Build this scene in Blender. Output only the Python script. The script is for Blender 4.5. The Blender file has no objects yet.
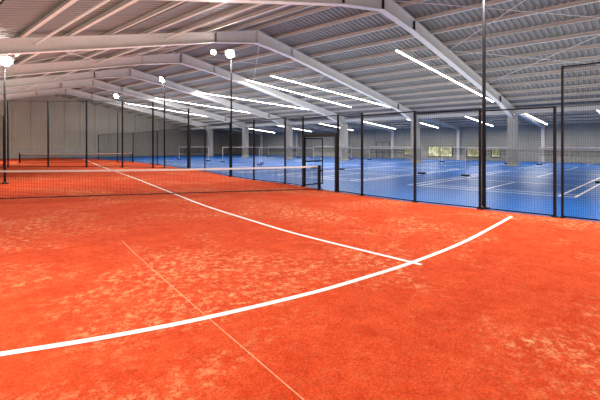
import bpy, math, random
from mathutils import Vector, Matrix
random.seed(4)
scene = bpy.context.scene
try:
    scene.view_settings.view_transform = 'Standard'
    scene.view_settings.look = 'None'
except Exception: pass

# ------------------------------------------------------------- hall frame of reference
U = Vector((-0.732, 0.681, 0)).normalized()     # along the hall
N = Vector((0.681, 0.732, 0)).normalized()      # across the hall
P0 = Vector((17.7, 33.3, 0))
S_L, S_R, T0, T1, BAY = 39.0, -11.0, -26.1, 52.2, 8.7
S_T = 38.3
RIDGE = 20.5
def W(t, s, z=0.0):
    p = P0 + U*t - N*s
    return Vector((p.x, p.y, z))
def roof(s):
    if s < 0: return 5.1 + 0.1*s
    if s <= RIDGE: return 5.1 + 0.184*s
    return 5.1 + 0.184*RIDGE - 0.234*(s-RIDGE)

# ------------------------------------------------------------- materials
def mat(name, col, rough=0.6, metal=0.0, var=0.0, scale=3.0, emis=None, es=0.0, spec=0.5):
    m = bpy.data.materials.new(name); m.use_nodes = True
    nt = m.node_tree; b = nt.nodes['Principled BSDF']
    b.inputs['Roughness'].default_value = rough
    b.inputs['Metallic'].default_value = metal
    b.inputs['Specular IOR Level'].default_value = spec
    tc = nt.nodes.new('ShaderNodeTexCoord')
    nz = nt.nodes.new('ShaderNodeTexNoise'); nz.inputs['Scale'].default_value = scale
    nz.inputs['Detail'].default_value = 4
    nt.links.new(tc.outputs['Object'], nz.inputs['Vector'])
    r = nt.nodes.new('ShaderNodeValToRGB')
    r.color_ramp.elements[0].position = 0.3; r.color_ramp.elements[1].position = 0.7
    r.color_ramp.elements[0].color = (*[c*(1-var) for c in col], 1)
    r.color_ramp.elements[1].color = (*[min(1, c*(1+var)) for c in col], 1)
    nt.links.new(nz.outputs['Fac'], r.inputs['Fac'])
    nt.links.new(r.outputs['Color'], b.inputs['Base Color'])
    if emis:
        b.inputs['Emission Color'].default_value = (*emis, 1)
        b.inputs['Emission Strength'].default_value = es
    return m

M_black = mat('black_powdercoat', (0.012, 0.012, 0.014), 0.5, spec=.2)
M_wire = mat('dark_wire', (0.015, 0.015, 0.016), 0.8, spec=.0)
M_steel = mat('white_painted_steel', (0.70, 0.675, 0.62), 0.55, var=0.04)
M_purlin = mat('galvanised_purlin', (0.66, 0.62, 0.55), 0.5, var=0.05)
M_roof = mat('corrugated_sheet', (0.235, 0.222, 0.20), 0.55, var=0.08, scale=0.6)
M_wall = mat('grey_wall_panel', (0.36, 0.345, 0.29), 0.8, var=0.06, scale=0.7)
M_gable = mat('beige_wall_panel', (0.46, 0.42, 0.335), 0.8, var=0.06, scale=0.7)
M_plinth = mat('concrete_plinth', (0.42, 0.40, 0.345), 0.85, var=0.1)
M_col = mat('concrete_column', (0.46, 0.43, 0.37), 0.8, var=0.06)
M_white = mat('white_line', (0.85, 0.80, 0.74), 0.8, var=0.08, scale=30)
M_bline = mat('court_white_paint', (0.9, 0.92, 0.95), 0.5)
M_seam = mat('turf_seam', (0.80, 0.27, 0.13), 0.9, var=0.3, scale=20)
M_tape = mat('net_tape', (0.80, 0.77, 0.72), 0.8)
M_led = mat('led_tube_diffuser', (0.9, 0.9, 0.9), 0.4, emis=(1, 0.98, 0.95), es=14)
M_lens = mat('floodlight_lens', (0.9, 0.9, 0.9), 0.3, emis=(1, 0.95, 0.86), es=90)
M_house = mat('floodlight_housing', (0.05, 0.05, 0.05), 0.5)
M_frame = mat('window_frame', (0.12, 0.12, 0.11), 0.5)
M_door = mat('door_leaf', (0.34, 0.33, 0.30), 0.6)

def turf_mat():
    m = bpy.data.materials.new('orange_artificial_turf'); m.use_nodes = True
    nt = m.node_tree; b = nt.nodes['Principled BSDF']
    b.inputs['Roughness'].default_value = 0.95
    b.inputs['Specular IOR Level'].default_value = 0.05
    tc = nt.nodes.new('ShaderNodeTexCoord')
    def noise(sc, det, rough=0.6, dist=0.0):
        n = nt.nodes.new('ShaderNodeTexNoise')
        n.inputs['Scale'].default_value = sc; n.inputs['Detail'].default_value = det
        n.inputs['Roughness'].default_value = rough; n.inputs['Distortion'].default_value = dist
        nt.links.new(tc.outputs['Object'], n.inputs['Vector']); return n
    def ramp(n, stops):
        r = nt.nodes.new('ShaderNodeValToRGB')
        e = r.color_ramp.elements
        e[0].position, e[0].color = stops[0][0], (*stops[0][1], 1)
        e[1].position, e[1].color = stops[-1][0], (*stops[-1][1], 1)
        for p, c in stops[1:-1]:
            x = e.new(p); x.color = (*c, 1)
        nt.links.new(n.outputs['Fac'], r.inputs['Fac']); return r
    base = ramp(noise(2.2, 8, 0.8), [(0.32, (0.50, 0.042, 0.010)), (0.68, (0.70, 0.092, 0.026))])
    big = ramp(noise(0.36, 5, 0.65, 0.5), [(0.47, (0.10, 0.10, 0.10)), (0.60, (1, 1, 1))])
    fine = ramp(noise(9, 10, 0.85, 0.1), [(0.49, (0, 0, 0)), (0.62, (1, 1, 1))])
    mul = nt.nodes.new('ShaderNodeMath'); mul.operation = 'MULTIPLY'
    nt.links.new(big.outputs['Color'], mul.inputs[0]); nt.links.new(fine.outputs['Color'], mul.inputs[1])
    mx = nt.nodes.new('ShaderNodeMix'); mx.data_type = 'RGBA'
    nt.links.new(mul.outputs[0], mx.inputs[0])
    nt.links.new(base.outputs['Color'], mx.inputs[6])
    mx.inputs[7].default_value = (0.86, 0.42, 0.20, 1)
    sp = ramp(noise(42, 6, 0.95), [(0.34, (0.42, 0.39, 0.39)), (0.66, (1.4, 1.4, 1.4))])
    m2 = nt.nodes.new('ShaderNodeMix'); m2.data_type = 'RGBA'; m2.blend_type = 'MULTIPLY'
    m2.inputs[0].default_value = 1
    nt.links.new(mx.outputs[2], m2.inputs[6]); nt.links.new(sp.outputs['Color'], m2.inputs[7])
    nt.links.new(m2.outputs[2], b.inputs['Base Color'])
    bp = nt.nodes.new('ShaderNodeBump'); bp.inputs['Strength'].default_value = 0.35
    bp.inputs['Distance'].default_value = 0.02
    nt.links.new(noise(80, 3).outputs['Fac'], bp.inputs['Height'])
    nt.links.new(bp.outputs['Normal'], b.inputs['Normal'])
    return m
M_turf = turf_mat()
M_blue = mat('blue_sports_floor', (0.012, 0.120, 0.44), 0.38, var=0.08, scale=0.4, spec=0.06)

def outdoor_mat():
    m = bpy.data.materials.new('garden_daylight_glass'); m.use_nodes = True
    nt = m.node_tree; b = nt.nodes['Principled BSDF']
    tc = nt.nodes.new('ShaderNodeTexCoord')
    n = nt.nodes.new('ShaderNodeTexNoise'); n.inputs['Scale'].default_value = 2.5
    nt.links.new(tc.outputs['Object'], n.inputs['Vector'])
    r = nt.nodes.new('ShaderNodeValToRGB')
    e = r.color_ramp.elements
    e[0].position = 0.35; e[0].color = (0.34, 0.34, 0.14, 1)
    e[1].position = 0.65; e[1].color = (0.95, 0.88, 0.58, 1)
    nt.links.new(n.outputs['Fac'], r.inputs['Fac'])
    nt.links.new(r.outputs['Color'], b.inputs['Emission Color'])
    b.inputs['Emission Strength'].default_value = 0.9
    b.inputs['Base Color'].default_value = (0.1, 0.12, 0.08, 1)
    b.inputs['Roughness'].default_value = 0.1
    return m
M_out = outdoor_mat()

# ------------------------------------------------------------- mesh builder
class MB:
    def __init__(s): s.v, s.f, s.m, s.mats = [], [], [], []
    def mi(s, m):
        if m not in s.mats: s.mats.append(m)
        return s.mats.index(m)
    def poly(s, pts, m):
        b = len(s.v); s.v += [tuple(p) for p in pts]
        s.f.append(list(range(b, b+len(pts)))); s.m.append(s.mi(m))
    def hexa(s, q, m):   # q: 4 bottom + 4 top
        b = len(s.v); s.v += [tuple(p) for p in q]; k = s.mi(m)
        for f in ((0,3,2,1),(4,5,6,7),(0,1,5,4),(1,2,6,5),(2,3,7,6),(3,0,4,7)):
            s.f.append([b+i for i in f]); s.m.append(k)
    def beam(s, p, q, w, h, m, side=None):
        p, q = Vector(p), Vector(q); d = (q-p).normalized()
        if side is None:
            side = d.cross(Vector((0,0,1)))
            if side.length < 1e-3: side = Vector((1,0,0))
        side = Vector(side).normalized(); up = side.cross(d).normalized()
        a, c = side*w/2, up*h/2
        s.hexa([p-a-c, p+a-c, q+a-c, q-a-c, p-a+c, p+a+c, q+a+c, q-a+c], m)
    def cyl(s, p, q, r, m, n=10, r2=None):
        p, q = Vector(p), Vector(q); d = (q-p).normalized()
        a = d.cross(Vector((0,0,1)))
        if a.length < 1e-3: a = Vector((1,0,0))
        a.normalize(); c = d.cross(a); r2 = r if r2 is None else r2
        b = len(s.v); k = s.mi(m)
        for i in range(n):
            th = 2*math.pi*i/n; o = a*math.cos(th)+c*math.sin(th)
            s.v += [tuple(p+o*r), tuple(q+o*r2)]
        for i in range(n):
            j = (i+1) % n
            s.f.append([b+2*i, b+2*j, b+2*j+1, b+2*i+1]); s.m.append(k)
        s.f.append([b+2*i for i in range(n)][::-1]); s.m.append(k)
        s.f.append([b+2*i+1 for i in range(n)]); s.m.append(k)
    def ribbon(s, pts, w, z, m, th=0.004):
        n = len(pts); L, R = [], []
        for i, p in enumerate(pts):
            a = pts[max(i-1,0)]; c = pts[min(i+1,n-1)]
            d = Vector((c[0]-a[0], c[1]-a[1], 0)).normalized()
            o = Vector((-d.y, d.x, 0))*w/2; pp = Vector((p[0], p[1], z))
            L.append(pp+o); R.append(pp-o)
        for i in range(n-1):
            s.poly([R[i], R[i+1], L[i+1], L[i]], m)
    def obj(s, name, parent=None):
        me = bpy.data.meshes.new(name); me.from_pydata(s.v, [], s.f)
        for m in s.mats: me.materials.append(m)
        me.polygons.foreach_set('material_index', s.m); me.update()
        o = bpy.data.objects.new(name, me); scene.collection.objects.link(o)
        if parent: o.parent = parent
        return o

def catmull(pts, k=10):
    out = []; P = [pts[0]] + list(pts) + [pts[-1]]
    for i in range(1, len(P)-2):
        a, b, c, d = P[i-1], P[i], P[i+1], P[i+2]
        for j in range(k):
            t = j/k
            out.append(tuple(0.5*((2*b[x])+(-a[x]+c[x])*t+(2*a[x]-5*b[x]+4*c[x]-d[x])*t*t+(-a[x]+3*b[x]-3*c[x]+d[x])*t**3) for x in (0,1)))
    out.append(tuple(pts[-1])); return out

# ------------------------------------------------------------- room shell
m = MB()
q = [W(T0-.3, S_R-.3, -.2), W(T1+.3, S_R-.3, -.2), W(T1+.3, S_L+.3, -.2), W(T0-.3, S_L+.3, -.2)]
m.hexa(q + [Vector((p.x, p.y, 0)) for p in q], M_blue); m.obj('floor')

def long_wall(name, s, out):
    m = MB(); h = roof(s)
    m.hexa([W(T0,s,0), W(T1,s,0), W(T1,s+out,0), W(T0,s+out,0), W(T0,s,h), W(T1,s,h), W(T1,s+out,h), W(T0,s+out,h)], M_wall)
    m.beam(W(T0, s-out*.1, .5), W(T1, s-out*.1, .5), .08, 1.0, M_plinth)
    t = T0
    while t < T1:
        m.beam(W(t, s-out*.06, 1), W(t, s-out*.06, h-.05), .06, .06, M_wall, side=U); t += 1.45
    return m.obj(name)
long_wall('wall_right', S_R, -.3); long_wall('wall_left', S_L, .3)
def gable(name, t, out, mt):
    m = MB(); ss = [S_R, 0, RIDGE, S_L]
    for a, b in zip(ss[:-1], ss[1:]):
        m.hexa([W(t,a,0), W(t,b,0), W(t+out,b,0), W(t+out,a,0), W(t,a,roof(a)), W(t,b,roof(b)), W(t+out,b,roof(b)), W(t+out,a,roof(a))], mt)
    m.beam(W(t-out*.1, S_R, .6), W(t-out*.1, S_L, .6), .08, 1.2, M_plinth)
    s = S_R+1
    while s < S_L:
        m.beam(W(t-out*.15, s, 1.2), W(t-out*.15, s, roof(s)-.1), .07, .07, mt, side=N); s += 2.0
    return m.obj(name)
gable('wall_back', T1, .3, M_gable); gable('wall_front', T0, -.3, M_gable)

# corrugated roof
m = MB(); k = m.mi(M_roof)
prof = [(0,0),(.13,0),(.17,.07),(.26,.07)]
ts = []; t = T0-.3
while t < T1+.3:
    for a, z in prof: ts.append((t+a, z))
    t += .30
ss = [S_R-.3, 0, RIDGE, S_L+.3]
for (t, z) in ts:
    for s in ss: m.v.append(tuple(W(t, s, roof(s)+z+.01)))
for i in range(len(ts)-1):
    for j in range(3):
        b = i*4+j; m.f.append([b, b+1, b+5, b+4]); m.m.append(k)
m.obj('ceiling')

# purlins
m = MB()
for s in [-10.2,-8.4,-6.6,-4.8,-3,-1.3] + [.5+1.68*i for i in range(23)]:
    if s > S_L: break
    z = roof(s)
    m.beam(W(T0+.02, s, z-.11), W(T1-.02, s, z-.11), .05, .20, M_purlin)
    m.beam(W(T0+.02, s+.04, z-.20), W(T1-.02, s+.04, z-.20), .13, .02, M_purlin)
m.obj('roof_purlins')

# portal frames
for i in range(9):
    t = T0 + .25 + BAY*i if i == 0 else T0 + BAY*i
    m = MB()
    def rib(s0, s1, d0, d1):
        z0, z1 = roof(s0)-.22, roof(s1)-.22
        m.beam(W(t,s0,z0), W(t,s1,z1), .34, .03, M_steel)
        m.hexa([W(t-.02,s0,z0-d0), W(t+.02,s0,z0-d0), W(t+.02,s1,z1-d1), W(t-.02,s1,z1-d1),
                W(t-.02,s0,z0), W(t+.02,s0,z0), W(t+.02,s1,z1), W(t-.02,s1,z1)], M_steel)
        m.beam(W(t,s0,z0-d0), W(t,s1,z1-d1), .34, .03, M_steel)
        for a in (.0, 1.0):
            s = s0+(s1-s0)*a; z = roof(s)-.22; d = d0+(d1-d0)*a
            m.beam(W(t,s,z-d), W(t,s,z), .28, .02, M_steel, side=U)
    rib(S_R+.1, 0, .25, .35)
    rib(0, 3.5, .95, .56); rib(3.5, RIDGE-3, .56, .56); rib(RIDGE-3, RIDGE, .56, .74)
    rib(RIDGE, RIDGE+3, .74, .56); rib(RIDGE+3, 35, .56, .56); rib(35, S_L-.1, .56, .85)
    m.beam(W(t, 0, 0), W(t, 0, roof(0)-.9), .65, .65, M_col, side=U)
    m.beam(W(t, 0, 0), W(t, 0, .12), .82, .82, M_col, side=U)
    m.beam(W(t, 0, roof(0)-1.0), W(t, 0, roof(0)-.22), .32, .5, M_steel, side=U)
    m.beam(W(t, S_L-.35, 0), W(t, S_L-.35, roof(S_L)-1.0), .3, .5, M_steel, side=U)
    m.beam(W(t, S_R+.25, 0), W(t, S_R+.25, roof(S_R)-.3), .3, .3, M_steel, side=U)
    m.obj('steel_portal_frame')

m = MB()
m.beam(W(T0+.02,0,roof(0)-.62), W(T1-.02,0,roof(0)-.62), .12, .34, M_steel)
m.obj('eave_beam')
m = MB()
for t in (-8.7, 8.7, 34.8):
    for a, b in ((21, 26.5), (26.5, 32), (32, 37.5), (13.5, 20), (7, 13.5)):
        m.cyl(W(t+.2,a,roof(a)-.34), W(t+BAY-.2,b,roof(b)-.34), .018, M_steel, 6)
        m.cyl(W(t+.2,b,roof(b)-.34), W(t+BAY-.2,a,roof(a)-.34), .018, M_steel, 6)
m.obj('roof_bracing_rods')
m = MB()
for s in (26.5, 32):
    m.cyl(W(T0+.02,s,roof(s)-.45), W(T1-.02,s,roof(s)-.45), .045, M_steel, 8)
m.obj('roof_tie_tube')

# ------------------------------------------------------------- turf
FL = [(6.11,9.59),(4.85,10.77),(3.47,12.07),(2.13,13.73),(1.40,14.74),(.125,16.67),(-.67,17.95),(-2.27,19.7),(-3.83,21.9),(-6.16,25.9),(-7.86,28.6)]
FAR = [(-12.5,35.0),(-17.2,41.2),(-24.5,48.6)]
near = W(T0+.2, 25.2); far = W(T1-.2, 19.5)
bound = [(near.x,near.y),(10.0,5.95),(7.9,7.93)] + FL + FAR + [(far.x,far.y)]
a, b = W(T1-.2, S_T), W(T0+.2, S_T)
bound = bound + [(a.x,a.y),(b.x,b.y)]
m = MB()
m.poly([(x,y,.02) for x,y in bound], M_turf)
for i in range(len(bound)):
    p, q = bound[i], bound[(i+1)%len(bound)]
    m.poly([(p[0],p[1],0),(q[0],q[1],0),(q[0],q[1],.02),(p[0],p[1],.02)], M_turf)
m.obj('artificial_turf')
m = MB()
serv = catmull([(-3.6,2.86),(-2.48,3.30),(-1.80,3.57),(-.99,3.97),(0,4.58),(.63,5.04),(1.647,5.88),(2.8,7.0),(3.9,8.24),(5.10,9.65)])
m.ribbon(serv, .085, .025, M_white)
cen = catmull([(1.647,5.88),(0,7.69),(-1.15,9.2),(-2.9,11.67),(-5.35,15.6),(-9.3,21.9),(-16.7,33.3),(-29,53)])
m.ribbon(cen, .08, .0262, M_white)
m.ribbon([(1.75,5.765),(1.647,5.88)], .08, .0262, M_white)
m.obj('padel_court_lines')
m = MB()
m.ribbon([(-3.2,7.2),(-2.625,6.36),(-1.3,4.52),(0,2.745),(.6,1.9)], .013, .024, M_seam)
m.obj('turf_seam')

# ------------------------------------------------------------- fences
Z0 = .02
def mesh_panel(m, p, q, z0, z1, sp=.06, w=.0032):
    p, q = Vector((*p,0)), Vector((*q,0)); L = (q-p).length; n = max(1, int(L/sp))
    for i in range(1, n):
        c = p+(q-p)*(i/n)
        m.beam((c.x,c.y,z0), (c.x,c.y,z1), w, w, M_wire, side=(q-p))
    k = int((z1-z0)/sp)
    for i in range(1, k):
        z = z0+(z1-z0)*i/k
        m.beam((p.x,p.y,z), (q.x,q.y,z), w, w, M_wire)
def fence(name, pts, hs, sp=.06, w=.0024, post=.06, gate=None):
    m = MB()
    for i, (p, h) in enumerate(zip(pts, hs)):
        d = Vector((*pts[min(i+1,len(pts)-1)],0))-Vector((*pts[max(i-1,0)],0))
        m.beam((*p,Z0), (*p,h), post, post, M_black, side=d)
        m.beam((*p,Z0), (*p,.045), post*2.2, post*2.2, M_black, side=d)
        if i < len(pts)-1:
            q = pts[i+1]; h2 = min(h, hs[i+1])
            z0 = 2.2 if gate == i else .06
            m.beam((*p,h2-.02), (*q,h2-.02), .035, .035, M_black)
            m.beam((*p,z0), (*q,z0), .03, .03, M_black)
            mesh_panel(m, p, q, z0, h2-.02, sp, w)
    return m.obj(name)
fence('court_side_fence', FL, [2.68,2.72,2.78,2.85,2.87,2.92,2.97,3,3,3,3], gate=4)
fence('court_corner_fence', [(10.05,5.90),(7.95,7.88),(6.22,9.48)], [3.62]*3, sp=.045, w=.0026, post=.05)
fence('court_end_fence', [(-8.05,28.9),(-11.1,30.2),(-13.8,31.1),(-16.7,31.3),(-19.7,31.3),(-22.7,31.1)], [4.4,5.0,5.2,5.2,5.2,5.2], sp=.12, w=.005, post=.09)
fence('court_side_fence', [(-8.2,29.2)]+FAR, [3,3,3,3], sp=.12, w=.005, post=.08)
fence('court_side_fence', [(-22.9,30.9),(-20.5,26),(-18,21),(-15.2,15.5),(-12.5,10.5)], [4]*5, sp=.12, w=.005, post=.08)

# gate
m = MB()
g0, g1 = Vector((1.36,14.80,Z0)), Vector((.165,16.61,Z0)); gd = (g1-g0).normalized()
zz = Vector((0,0,1))
m.beam(g0, g0+zz*2.15, .11, .11, M_black, side=gd); m.beam(g1, g1+zz*2.15, .11, .11, M_black, side=gd)
m.beam(g0+zz*2.10, g1+zz*2.10, .10, .11, M_black)
h0 = g1 - gd*.08; h1 = h0 + Vector((.80,.75,0))*.95
for z in (.08, 1.05, 2.0): m.beam(h0+zz*z, h1+zz*z, .04, .05, M_black)
m.beam(h0+zz*.05, h0+zz*2.03, .05, .05, M_black); m.beam(h1+zz*.05, h1+zz*2.03, .05, .05, M_black)
m.beam(h1+zz*1.0+Vector((-.06,.0,0)), h1+zz*1.15+Vector((-.06,0,0)), .05, .12, M_steel)
mesh_panel(m, (h0.x,h0.y), (h1.x,h1.y), .08, 2.0)
m.obj('fence_gate')

# ------------------------------------------------------------- padel nets
def pnet(a, b, sp=.045, w=.006, rows=19):
    m = MB()
    a, b = Vector((*a,Z0)), Vector((*b,Z0)); d = (b-a).normalized(); L = (b-a).length
    def top(f): return .86+.04*(2*f-1)**2
    n = 24
    for i in range(n):
        f, g = i/n, (i+1)/n
        m.beam(a+d*L*f+zz*(top(f)), a+d*L*g+zz*(top(g)), .012, .06, M_tape)
        m.beam(a+d*L*f+zz*.03, a+d*L*g+zz*.03, .008, .03, M_black)
    k = int(L/sp)
    for i in range(1, k):
        f = i/k; c = a+d*L*f; m.beam(c+zz*.02, c+zz*top(f), w, w, M_wire, side=d)
    for j in range(1, rows):
        z = j/rows
        for i in range(n):
            f, g = i/n, (i+1)/n
            m.beam(a+d*L*f+zz*(z*top(f)+.02), a+d*L*g+zz*(z*top(g)+.02), w, w, M_wire)
    for p in (a, b):
        m.beam(p, p+zz*.95, .10, .10, M_black, side=d); m.beam(p, p+zz*.03, .28, .28, M_black, side=d)
        m.cyl(p+zz*.75+Vector((.05,-.08,0)), p+zz*.75+Vector((.08,-.16,0)), .04, M_black)
    m.obj('padel_net')
pnet((-9.9,12.6), (.74,15.45))
pnet((-26.5,37.8), (-16.6,39.7), .09, .012, 10)

# ------------------------------------------------------------- floodlight poles
def flood(x, y, h, aim, arm=0.0, power=900):
    m = MB()
    m.cyl((x,y,.02), (x,y,h+.1), .055, M_black, 12, .04)
    m.cyl((x,y,.02), (x,y,.06), .15, M_black, 12)
    for k2 in range(4):
        th = k2*math.pi/2+.7
        m.cyl((x+.11*math.cos(th),y+.11*math.sin(th),.05), (x+.11*math.cos(th),y+.11*math.sin(th),.09), .015, M_steel, 6)
    A = Vector(aim)-Vector((x,y,0)); A.z = 0; A.normalize(); side = Vector((-A.y,A.x,0))
    heads = [(Vector((x,y,h))+A*.16, 1.0)]
    if arm:
        m.beam((x-arm-.1,y,h+.05), (x+.15,y,h+.05), .04, .05, M_black)
        heads.append((Vector((x-arm,y,h+.1))+A*.12, .6))
    for c, sc in heads:
        f = (A*.80 - zz*.60).normalized(); up = side.cross(f)
        if up.z < 0: up = -up
        w_, h_ = .30*sc, .24*sc
        r = [c+side*sx*w_*.6+up*sz*h_*.6-f*.14*sc for sx,sz in ((-1,-1),(1,-1),(1,1),(-1,1))]
        g = [c+side*sx*w_+up*sz*h_ for sx,sz in ((-1,-1),(1,-1),(1,1),(-1,1))]
        m.hexa(r+g, M_house)
        m.cyl(c+f*.004, c+f*.12*sc, h_*.97, M_lens, 20, h_*.75)
        m.beam(c-side*w_*1.1-f*.02, c-side*w_*1.1-f*.2, .02, .03, M_black)
        m.beam(c+side*w_*1.1-f*.02, c+side*w_*1.1-f*.2, .02, .03, M_black)
        m.beam(c-side*w_*1.1-f*.2, c+side*w_*1.1-f*.2, .02, .03, M_black)
        m.beam(c-f*.2, Vector((c.x-A.x*.12, c.y-A.y*.12, h+.05)), .03, .03, M_black)
    o = m.obj('floodlight_pole')
    ld = bpy.data.lights.new('flood_lamp', 'SPOT'); ld.energy = power; ld.color = (1,.95,.88); ld.shadow_soft_size = .2
    ld.spot_size = math.radians(165); ld.spot_blend = .5
    lo = bpy.data.objects.new('flood_lamp', ld); lo.location = heads[0][0]+A*.2-zz*.15
    lo.rotation_euler = (A*.35-zz*.94).to_track_quat('-Z','Y').to_euler()
    scene.collection.objects.link(lo); lo.parent = o
flood(4.93+.12, 10.86+.12, 6.3, (0,5,0), power=1900)
flood(-3.95+.15, 22.0+.1, 6.75, (-6,12,0), arm=.93, power=2000)
flood(-10.3, 30.4, 6.7, (-16,26,0), power=1800)
flood(-18.5, 40.6, 6.7, (-22,34,0), power=1900)
flood(-13.1, 17.75, 5.45, (-5,12,0), power=1600)
flood(9.2+.15, 6.4+.15, 6.3, (3,0,0), power=1500)
flood(-4.5, 3.0, 4.2, (0,8,0), power=1000)
flood(2.5, -4.0, 4.2, (6,0,0), power=900)
flood(-30, 38, 5.2, (-28,48,0), power=2000)

# ------------------------------------------------------------- LED tubes
def aim_area(nm, loc, X, size, size_y, e, up, col, parent):
    ld = bpy.data.lights.new(nm, 'AREA'); ld.shape = 'RECTANGLE'; ld.size = size; ld.size_y = size_y
    ld.energy = e; ld.color = col
    lo = bpy.data.objects.new(nm, ld); lo.location = loc
    X = X.normalized(); Y = Vector((0,0,1)).cross(X).normalized(); Z = X.cross(Y)
    if Z.z*(-1 if up else 1) < 0: Z = -Z; Y = -Y
    lo.rotation_euler = Matrix((X,Y,Z)).transposed().to_euler()
    scene.collection.objects.link(lo)
    if parent: lo.parent = parent
def led(t0, s0, t1, s1, drop=.5, power=110):
    m = MB(); p, q = W(t0,s0,roof(s0)-drop), W(t1,s1,roof(s1)-drop)
    m.beam(p+zz*.05, q+zz*.05, .10, .05, M_steel); m.beam(p, q, .09, .055, M_led)
    for i in range(6):
        f = (i+.3)/5.6; c = p+(q-p)*f; sc = s0+(s1-s0)*f
        m.cyl(c+zz*.07, Vector((c.x,c.y,roof(sc)-.02)), .008, M_steel, 5)
    o = m.obj('led_tube_light')
    aim_area('tube_lamp', (p+q)/2 - zz*.06, q-p, (q-p).length, .15, power, False, (1,.975,.94), o)
for a_ in [(2.3,15.1,.6,3.0),(13.8,14.6,9.3,3.3),(16.8,14.6,13.2,4.5),(25.8,13.8,18,4.4),(34,14,27,5),(42,14,36,5),
           (-14,15,-15,3.5),(-20,15,-21,3.5)]:
    led(*a_, power=580)
for t in (-12,-5.5,-.5,4.5,10.5,16,22.5,30,38):
    led(t, -1.5, t-.3, -8.5, drop=.5, power=280)
# added fill lights facing up to brighten the roof, no fixtures behind them
tc_ = (T0+T1)/2
aim_area('roof_fill_badminton', W(tc_, 9.5, 3.4), U, 74, 17, 3200, True, (1,.965,.87), None)
aim_area('roof_fill_padel', W(tc_, 30.5, 2.9), U, 74, 13, 2200, True, (1,.98,.93), None)

# ------------------------------------------------------------- badminton courts
def bcourt(tc, sc):
    m = MB(); w, l = 3.05, 6.7
    def ln(t0,s0,t1,s1): m.ribbon([tuple(W(tc+t0,sc+s0)[:2]), tuple(W(tc+t1,sc+s1)[:2])], .09, .004, M_bline)
    for x in (-w,-w+.46,w-.46,w): ln(x,-l,x,l)
    for y in (-l,-l+.76,-1.98,1.98,l-.76,l): ln(-w,y,w,y)
    ln(0,-l,0,-1.98); ln(0,1.98,0,l)
    m.obj('badminton_court_lines')
    m = MB()
    p, q = W(tc-w,sc,.004), W(tc+w,sc,.004)
    for e in (p, q):
        m.cyl(e, e+zz*1.55, .025, M_tape, 8)
        m.beam(e, e+zz*.09, .4, .28, M_black, side=U)
    m.beam(p+zz*1.52, q+zz*1.52, .015, .08, M_tape)
    for z in [.80+.06*i for i in range(12)]: m.beam(p+zz*z, q+zz*z, .008, .008, M_wire)
    for i in range(1, 100):
        c = p+(q-p)*(i/100); m.beam(c+zz*.8, c+zz*1.5, .008, .008, M_wire, side=U)
    m.obj('badminton_net')
for i in range(-2, 5):
    tc = i*8.7 - 4.3
    bcourt(tc, 13.7 if i < 3 else 11.2)
    bcourt(tc, -3.4+.1)

# ------------------------------------------------------------- windows / doors on the far side
def window(name, t, w, z0, z1, s=S_R):
    m = MB(); s += .12
    m.beam(W(t-w/2,s-.02,(z0+z1)/2), W(t+w/2,s-.02,(z0+z1)/2), .03, z1-z0, M_out)
    for z in (z0, z1): m.beam(W(t-w/2-.05,s,z), W(t+w/2+.05,s,z), .1, .08, M_frame)
    k = max(1, round(w/1.3))
    for i in range(k+1):
        tt = t-w/2+w*i/k; m.beam(W(tt,s,z0), W(tt,s,z1), .08, .1, M_frame, side=U)
    m.obj(name)
window('window_1', 11.0, 3.0, .35, 1.6); window('window_2', 15.2, 1.2, .5, 1.6); window('window_3', 7.0, 1.5, .4, 1.6); window('window_4', 4.6, .9, .4, 1.5)
m = MB()
m.beam(W(18,S_R+.12,1.05), W(19.9,S_R+.12,1.05), .06, 2.1, M_door)
for t in (17.95,18.95,19.95): m.beam(W(t,S_R+.14,0), W(t,S_R+.14,2.15), .09, .1, M_frame, side=U)
m.beam(W(17.9,S_R+.14,2.15), W(20,S_R+.14,2.15), .1, .09, M_frame)
for t in (18.8,19.1): m.beam(W(t,S_R+.2,.95), W(t,S_R+.2,1.15), .03, .05, M_steel, side=U)
m.obj('door_1')

# ------------------------------------------------------------- world + camera
w = bpy.data.worlds.new('World'); scene.world = w; w.use_nodes = True
w.node_tree.nodes['Background'].inputs[0].default_value = (.75,.8,.9,1)
w.node_tree.nodes['Background'].inputs[1].default_value = .5
cd = bpy.data.cameras.new('Camera'); cam = bpy.data.objects.new('Camera', cd); scene.collection.objects.link(cam)
cam.location = (0,0,1.75); cam.rotation_euler = (math.radians(90),0,0)
cd.lens = 24; cd.sensor_width = 36; cd.shift_y = -55/600; cd.clip_end = 300; cd.clip_start = .05
scene.camera = cam

# ------------------------------------------------------------- turn the whole place so the hall is axis aligned, centre origins
R = Matrix.Rotation(-math.atan2(N.y, N.x), 4, 'Z')
for o in list(scene.collection.objects):
    if o.parent: continue
    if o.type == 'MESH':
        o.data.transform(R)
        vs = o.data.vertices
        lo_ = Vector((min(v.co[i] for v in vs) for i in range(3))); hi_ = Vector((max(v.co[i] for v in vs) for i in range(3)))
        c = (lo_+hi_)/2; c.z = lo_.z
        o.data.transform(Matrix.Translation(-c)); o.location = c
        for ch in o.children:
            ch.matrix_basis = Matrix.Translation(-c) @ R @ ch.matrix_basis
    else:
        o.matrix_basis = R @ o.matrix_basis
